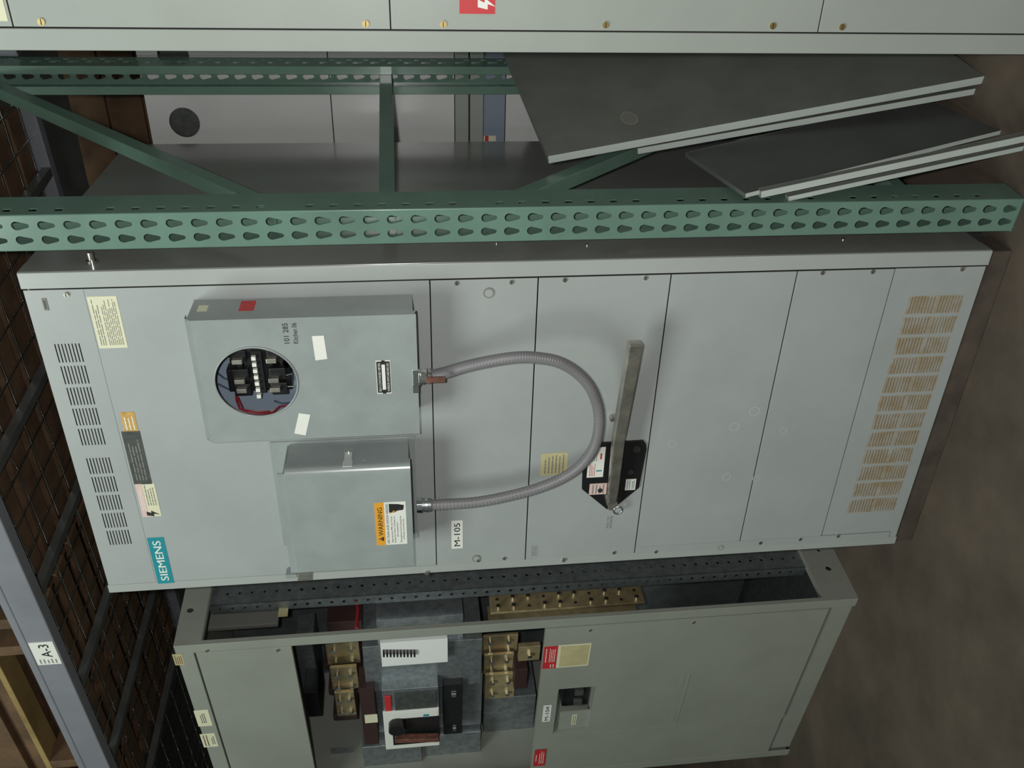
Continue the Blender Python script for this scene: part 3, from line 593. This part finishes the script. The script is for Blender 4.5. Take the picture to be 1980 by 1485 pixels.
# ------------------------------------------------------------------ loose sheet metal covers leaning in the rack
def leaning(name_lab, B0, T0, wid, th, face='sheet', holes=None, mark=None, ang=86):
    """flanged cover: B0 foot corner nearest us, T0 its upper corner, wid runs backwards"""
    B0, T0 = Vector(B0), Vector(T0); up = T0-B0; L = up.length; up.normalize()
    a = math.radians(ang); dv = Vector((math.cos(a), math.sin(a), 0)); dv = (dv-up*dv.dot(up)).normalized(); nn = up.cross(dv); 
    if nn.x < 0: nn = -nn                          # face normal, towards +x
    T = Thing('loose_cover_panel', name_lab, 'metal panel', FM, tuple(B0), 'loose metal covers leaning in the rack')
    def bx(u0, u1, v0, v1, w0, w1, m):            # along height u, along depth v, along normal w
        p = MB(); p.bar(B0+up*u0+dv*(v0+v1)/2+nn*(w0+w1)/2, B0+up*u1+dv*(v0+v1)/2+nn*(w0+w1)/2, abs(v1-v0), abs(w1-w0), m, up=nn); return p
    p = bx(0, L, 0, wid, -.0015, 0, face)
    if mark: 
        for (u, v, ru, rv, m_) in mark:            # round stain left by something that stood on it
            n = 28; c_ = B0+up*u+dv*v+nn*.0006; ring = [c_+up*ru*k*math.cos(2*math.pi*i/n)+dv*rv*k*math.sin(2*math.pi*i/n) for k in (1, .84) for i in range(n)]
            p.add(ring, [(i, (i+1) % n, (i+1) % n+n, i+n) for i in range(n)], m_); p.add(ring[n:], [tuple(range(n))], 'pan2')
    T.part('face', p)
    T.part('front_lip', bx(0, L, -.0012, 0, -th, 0, 'lip'), bevel=.0004); T.part('back_lip', bx(0, L, wid, wid+.0012, -th, 0, 'lip'))
    T.part('top_lip', bx(L, L+.0012, 0, wid, -th, 0, face))
    return T
def floorpt(px, py): dr = FM._ray(px, py); t = (FZ-CAM.z)/dr.z; return CAM+dr*t
def xpt(px, py, x): q = FM.S(px, py, x); return (x, q[0], q[1])
leaning('tall dark metal cover leaning on the rack frame with a round mark, frontmost', floorpt(1903, 147), xpt(1060, 302, .150),   .70, .019, mark=[(.865, .115, .021, .038, 'rubbed')], ang=80)
leaning('metal cover leaning just behind the tall one, its top edge a little lower', floorpt(1886, 171), xpt(1233, 287, .146), .55, .015)
leaning('low metal cover leaning close to the front upright, its pale lip running to the floor', floorpt(2010, 256), xpt(1472, 370, .145), .016, .0155)
leaning('low wide dark metal cover with thin bluish lip, behind the narrow pale strip', floorpt(1935, 252), xpt(1442, 374, .14), .27, .010, face='sheetdk')
leaning('low narrow metal cover leaning underneath the pale lipped one', floorpt(1980, 282), xpt(1525, 380, .128), .014, .011)

# ------------------------------------------------------------------ open switchboard at left, M-104
W4, H4, D4 = .985, 2.110, .92
T = Thing('open_switchboard', 'older warm grey switchboard marked M-104, side and front covers off, breaker and busbars showing', 'electrical cabinet', F4, (-W4/2, D4/2, FZ))
def P4(x, y, d=0): return F4.P(x, y, d)
def S4(x, y, x_=0): return F4.S(x, y, x_)
zt4, zb4 = H4, FZ
# side frame: posts and rails round the open right side
def hole_(px, py, r=.010): q = S4(px, py); return circ_(q, r, 14)
oz1 = S4(398, 1190)[1]; oz0 = S4(1570, 1110)[1]; yf = S4(1000, 1196)[0]
outer = rect(0, D4, zb4, zt4); inner = rect(yf, D4-.07, oz0, oz1)
hs = [hole_(368, 1180), hole_(1602, 1099), hole_(1583, 1064, .006)]
hs = [h for h in hs if all(.004 < u < D4-.004 for u, v in h)]
fr = T.part('side_frame', MB().plate(outer, [inner]+hs, (0, 0, 0), (0,1,0), (0,0,1), .003, 'warm'), label='side frame round the open right side')
T.part('frame_edge', MB().box(-.018, -.0035, yf-.003, yf, oz0, oz1, 'warm').box(-.018, -.0035, yf, D4-.07, oz1-.003, oz1, 'warm').box(-.02, -.0035, yf, D4-.07, oz0, oz0+.003, 'warm'), fr)
T.part('side_panel', MB().box(-W4, -W4+.003, .01, D4, zb4, zt4, 'warm')); T.part('back_panel', MB().box(-W4+.003, -.003, D4-.003, D4, zb4, zt4, 'galv'))
T.part('top_panel', MB().box(-W4+.003, -.003, .02, D4-.003, zt4-.003, zt4, 'warm')); T.part('bottom_panel', MB().box(-W4+.003, -.003, .02, D4-.003, zb4+.08, zb4+.083, 'galv'))
# perforated strut inside the rear of the side opening
def strut(x, y0, w_, z0, z1, sub=None):
    hs = []; z = z0+.03
    while z < z1-.03: hs.append(circ_((y0+w_*.35, z), .0055, 10)); z += .0385
    T.part('perforated_strut', MB().plate(rect(y0, y0+w_, z0, z1), hs, (x, 0, 0), (0,1,0), (0,0,1), .0025, 'galv'))
ys = S4(1000, 1128)[0]
strut(-.012, ys, .12, oz0, oz1); 
hs = []; z = oz0+.05
while z < oz1-.03: hs.append(circ_((-.035, z), .006, 10)); z += .0385
T.part('perforated_strut', MB().plate(rect(-.055, -.012, oz0, oz1), hs, (0, ys, 0), (1,0,0), (0,0,1), .0025, 'galv'))
# front posts, top strip
T.part('corner_post', MB().box(-.040, 0, -.003, 0, zb4, zt4, 'warm').box(-.040, -.037, 0, .03, zb4, zt4, 'warm'), bevel=.0015)
T.part('corner_post', MB().box(-W4, -W4+.04, -.003, 0, zb4, zt4, 'warm'), bevel=.0015)
zc1 = P4(410, 1370)[1]; zc2 = P4(585, 1360)[1]; zc3 = P4(1042, 1340)[1]
ts = T.part('top_strip', MB().box(-W4+.04, -.0405, -.004, .02, zc1+.002, zt4, 'warm'), bevel=.002)
uc = T.part('cover_panel', MB().box(-W4+.04, -.042, -.003, .012, zc2, zc1-.003, 'warm'), bevel=.0015, label='upper cover')
sticker(T, 'paper_label', F4, ((332,1268),(350,1262),(358,1284),(341,1288)), -.0046, 'paper', rules=[(.1,.9,.1,.9,4,'rusttag')], sub=ts, label='brown lettered paper scrap')
sticker(T, 'paper_label', F4, ((375,1376),(400,1371),(412,1402),(384,1406)), -.0046, 'cream', rules=[(.2,.8,.3,.7,3,'ink')], sub=ts)
sticker(T, 'paper_label', F4, ((385,1420),(412,1418),(424,1440),(396,1448)), -.0046, 'cream', rules=[(.1,.9,.5,.9,2,'rusttag'),(.2,.8,.1,.35,2,'ink')], sub=ts)
# lower front: narrow left panel and wide right panel with a breaker window
xm = P4(1250, 1409)[0]; z_bot = zb4+.09
wq = [P4(1078, 1330), P4(1151, 1326), P4(1137, 1410), P4(1070, 1420)]; wx1 = (wq[0][0]+wq[1][0])/2; wx0 = (wq[2][0]+wq[3][0])/2; wz1 = (wq[0][1]+wq[3][1])/2; wz0 = (wq[1][1]+wq[2][1])/2
p = MB().plate(rect(xm+.002, -.042, z_bot, zc3), [rect(wx0, wx1, wz0, wz1)], (0, -.004, 0), (1,0,0), (0,0,1), .003, 'warm')
lp = T.part('cover_panel', p, label='wide lower cover with the breaker window')
ll = T.part('cover_panel', MB().box(-W4+.04, xm-.006, -.001, .002, z_bot, zc3, 'warm'), bevel=.001, label='narrow lower left cover')
T.part('cover_edge', MB().box(-W4+.04, -.042, 0, .014, zc3-.003, zc3, 'warm'), lp)
T.part('window_frame', MB().box(wx0, wx1, -.001, .04, wz1, wz1+.003, 'dark').box(wx0, wx0+.003, -.001, .04, wz0, wz1, 'warm').box(wx0, wx1, -.001, .04, wz0-.003, wz0, 'warm'), lp)
wm = wx0+(wx1-wx0)*.40
T.part('blank_filler', MB().box(wx0+.004, wm, .012, .016, wz0, wz1-.02, 'warm'), lp); q = (wx0+wm)/2
p = MB().box(q-.03, q+.035, .0108, .012, wz0+.045, wz0+.062, 'cream'); lines(p, q-.025, q+.03, wz0+.047, wz0+.060, 2, .0105); T.part('circuit_label', p, lp)
T.part('circuit_breaker', MB().box(wm, wx1-.003, .035, .12, wz0+.005, wz1-.03, 'black').box(wm+.02, wm+.05, .022, .035, wz0+.03, wz0+.06, 'plate').box(wm+.08, wm+.11, .022, .035, wz0+.03, wz0+.06, 'plate'), bevel=.002)
T.part('base_panel', MB().box(-W4+.04, -.042, .01, .014, zb4, z_bot-.004, 'warm'))
sticker(T, 'danger_sticker', F4, ((1051,1251),(1077,1249),(1076,1292),(1050,1293)), -.0046, 'red', rules=[(.3,.9,.1,.6,4,'white'),(.3,.9,.72,.9,1,'white'),(.05,.2,.1,.5,2,'white')], sub=lp, label='red danger sticker')
sticker(T, 'card_holder', F4, ((1078,1249),(1142,1243),(1139,1286),(1077,1292)), -.0046, 'cream', inset=[(.05,.95,.04,.92,'paper')], sub=lp, label='yellowed card holder')
sticker(T, 'danger_sticker', F4, ((1034,1450),(1056,1450),(1053,1480),(1031,1482)), -.0046, 'red', rules=[(.15,.9,.1,.6,3,'white'),(.3,.8,.72,.9,1,'white')], sub=ll, label='red danger sticker')
sticker(T, 'unit_label', F4, ((1052,1365),(1067,1363),(1063,1395),(1047,1396)), -.0046, 'white', texts=[('M-104', .5, .24, .5, .84, 'ink', .006)], sub=lp, label='white unit label reading M-104')
# recessed latch slots on the wide cover
q0, q1 = P4(1330, 1302), P4(1308, 1400); p = MB().box(q1[0], q0[0], -.0055, -.004, (q0[1]+q1[1])/2-.004, (q0[1]+q1[1])/2+.004, 'warm'); T.part('cover_rib', p, lp, bevel=.001)
for a_ in ((1319, 1316), (1302, 1385)): q = P4(*a_); T.part('slot_cover', MB().box(q[0]-.035, q[0]+.035, -.0052, -.004, q[1]-.006, q[1]+.010, 'warm'), lp, bevel=.0006)
T.part('cover_rib', MB().box(xm-.004, xm+.010, -.0052, -.004, P4(1310, 1400)[1], zc3, 'warm'), lp)
for (x, y) in ((400, 1258), (537, 1257), (1141, 1218), (1341, 1203)): screw(T, F4, x, y, None, d=-.004)
# interior
zi1, zi0 = zc2, zc3
T.part('mounting_pan', MB().box(-W4+.01, -.03, .52, .524, zb4+.1, zt4-.01, 'pan'))
def ib(name, pa, pb, d0, d1, m, label=None, bevel=.002, sub=None, extra=None):   # a box whose front at depth d0 spans two opposite pixels
    a_, b_ = P4(*pa, d0), P4(*pb, d0); p = MB().box(a_[0], b_[0], d0, d1, a_[1], b_[1], m)
    if extra: extra(p, min(a_[0], b_[0]), max(a_[0], b_[0]), min(a_[1], b_[1]), max(a_[1], b_[1]))
    return T.part(name, p, sub, label, bevel)
def bolts(nx, nz, d, r=.009):
    def f(p, x0, x1, z0, z1):
        for i in range(nx):
            for j in range(nz):
                cx = x0+(x1-x0)*(i+.5)/nx; cz = z0+(z1-z0)*(j+.5)/nz; p.cyl((cx, d, cz), (cx, d-.014, cz), r, 6, 'steel')
    return f
ib('breaker_housing', (700, 1252), (930, 1322), .10, .36, 'galv', 'galvanized housing behind the breaker')
ib('breaker_tray', (700, 1322), (930, 1400), .14, .30, 'galv')
ib('insulator_block', (693, 1332), (733, 1438), .075, .16, 'brown', 'dark insulator block left of the breaker', extra=lambda p, x0, x1, z0, z1: p.box((x0+x1)/2-.035, (x0+x1)/2+.018, .0735, .075, z1-.055, z1-.010, 'cream'))
cb = ib('circuit_breaker', (738, 1336), (850, 1441), .055, .14, 'galv', 'large circuit breaker with white face')
def face_(p, x0, x1, z0, z1): pass
ib('breaker_face', (740, 1378), (850, 1441), .046, .0545, 'white', 'white breaker face', sub=cb)
ib('breaker_window', (762, 1343), (845, 1373), .050, .0545, 'plate', 'dark breaker window', sub=cb)
ib('danger_label', (743, 1347), (758, 1376), .050, .0545, 'red', 'red label', sub=cb)
ib('breaker_markings', (757, 1381), (846, 1389), .045, .0458, 'white', sub=cb, bevel=0, extra=lambda p, x0, x1, z0, z1: (p.box(x1-.03, x1-.018, .0444, .045, z0+.03, z0+.05, 'teal'), lines(p, x0, x1-.05, z0+.005, z1, 5, .0446)))
ib('handle_recess', (757, 1392), (850, 1434), .043, .0455, 'black', sub=cb)
a_ = P4(764, 1428, .02); b_ = P4(848, 1426, .02); T.part('breaker_handle', MB().bar((a_[0], .02, a_[1]), (b_[0], .02, b_[1]), .022, .025, 'rusttag', up=(0, -1, 0)), cb, 'dark red breaker handle', .003)
a_ = P4(768, 1405, .03); T.part('handle_hub', MB().cyl((a_[0], .043, a_[1]), (a_[0], .012, a_[1]), .030, 20, 'black'), cb)
ib('auxiliary_switch', (857, 1325), (893, 1418), .075, .15, 'black', 'black auxiliary switch block', extra=lambda p, x0, x1, z0, z1: (p.box(x0+.03, x0+.05, .068, .075, z0+.02, z0+.035, 'steel'), p.box(x1-.07, x1-.05, .068, .075, z0+.02, z0+.04, 'steel')))
# bracket with terminal row on top of the housing, flash glare painted in
a_ = P4(735, 1244, .07); b_ = P4(866, 1280, .07)
tb = T.part('terminal_bracket', MB().box(a_[0], b_[0], .07, .10, a_[1], b_[1], 'glarewhite'), label='bracket with a terminal row, flash glare in its colour', bevel=.001)
for i in range(10):
    q = P4(742+i*6.6, 1262, .066); T.part('terminal', MB().box(q[0]-.014, q[0]+.012, .058, .0695, q[1]-.003, q[1]+.003, 'black'), tb)
# busbars: upper group, lower group
for k, (pa, pb, d0) in enumerate((((628,1244),(698,1285),.20), ((637,1292),(695,1334),.17), ((646,1340),(690,1384),.15))):
    ib('busbar', pa, pb, d0, d0+.012, 'copper', 'brass coloured busbar plate', extra=bolts(2, 2, d0))
    ib('busbar_support', (pa[0]-2, pb[1]), (pb[0]+2, pb[1]+6), d0, d0+.10, 'brown')
for k, (pa, pb, d0) in enumerate((((930,1232),(1000,1262),.22), ((936,1268),(992,1300),.20), ((938,1306),(994,1348),.18))):
    ib('busbar', pa, pb, d0, d0+.012, 'copper', 'brass coloured busbar plate', extra=bolts(2, 2, d0))
ib('busbar', (1004,1252), (1043,1276), .16, .18, 'copper', 'copper end of a vertical busbar', extra=bolts(1, 1, .16))
ib('fuse_block', (996,1296), (1018,1330), .14, .24, 'brown'); ib('fuse_block', (588,1340), (622,1384), .16, .30, 'black')
ib('lower_shelf', (936,1352), (1030,1412), .20, .40, 'galv'); ib('lower_shelf', (570, 1250), (620, 1340), .26, .40, 'galv')
ib('wire_gutter', (700,1446), (820,1560), .10, .30, 'galv'); ib('wire_gutter', (822,1424), (925,1560), .12, .30, 'galv')
a_ = P4(640, 1448, .16); b_ = P4(690, 1500, .16); hs = []
xx0, xx1 = b_[0]-.08, a_[0]; zz0, zz1 = b_[1], a_[1]; nx = int((xx1-xx0)/.011); nz = int((zz1-zz0)/.011)
hs = [rect(xx0+.004+.011*i, xx0+.010+.011*i, zz0+.004+.011*j, zz0+.010+.011*j) for i in range(nx) for j in range(nz)]
T.part('perforated_plate', MB().plate(rect(xx0, xx1+.002, zz0, zz1+.002), hs, (0, .16, 0), (1,0,0), (0,0,1), .001, 'galv'))
# seen through the side: vertical busbar stack, red cable, shiny duct
XS = -.16
q0, q1 = S4(948, 1176, XS), S4(1246, 1160, XS)
for k, (xx, yo, ww) in enumerate(((XS, 0, .075), (XS-.12, .05, .07))):
    zb5, zt5 = q1[1], q0[1]; p = MB().box(xx-.010, xx, q0[0]-.02+yo, q0[0]-.02+yo+ww, zb5, zt5, 'copper')
    bb_ = T.part('vertical_busbar', p, label='vertical copper busbar', bevel=.002)
    if k == 0:
        for j in range(10):
            zz_ = zb5+(zt5-zb5)*(j+.5)/10
            for yy in (q0[0], q0[0]+.035):
                if (j*7+int(yy*100)) % 3: T.part('bolt', MB().cyl((xx, yy, zz_), (xx+.012, yy, zz_), .008, 6, 'steel'), bb_)
                else: T.part('bolt_hole', MB().cyl((xx, yy, zz_), (xx+.0006, yy, zz_), .006, 10, 'brown'), bb_)
q2, q3 = S4(727, 1200, -.10), S4(893, 1152, -.10)
T.part('side_duct', MB().box(-.30, -.10, min(q2[0], q3[0]), max(q2[0], q3[0]), q3[1], q2[1], 'galv'), label='galvanized duct seen through the side', bevel=.002)
q2, q3 = S4(632, 1205, -.16), S4(700, 1160, -.16); T.part('insulator', MB().box(-.26, -.16, min(q2[0], q3[0]), max(q2[0], q3[0]), q3[1], q2[1], 'brown'), bevel=.002)
q2, q3 = S4(400, 1215, -.20), S4(530, 1165, -.20); T.part('glossy_liner', MB().box(-.22, -.20, min(q2[0], q3[0]), max(q2[0], q3[0])+.1, q3[1]-.02, q2[1]+.02, 'side'), label='glossy inner liner', bevel=.004)
q2 = S4(690, 1190, -.12); T.part('red_cable', MB().tube([(-.12, q2[0]-.05, q2[1]), (-.12, q2[0]+.02, q2[1]-.004), (-.12, q2[0]+.12, q2[1]+.01)], .006, 8, 'redwire'))
q2, q3 = S4(520, 1172, -.05), S4(556, 1192, -.05); T.part('paper_tag', MB().box(-.05, -.049, q3[0], q3[0]+.08, q3[1], q3[1]+.03, 'paper'))
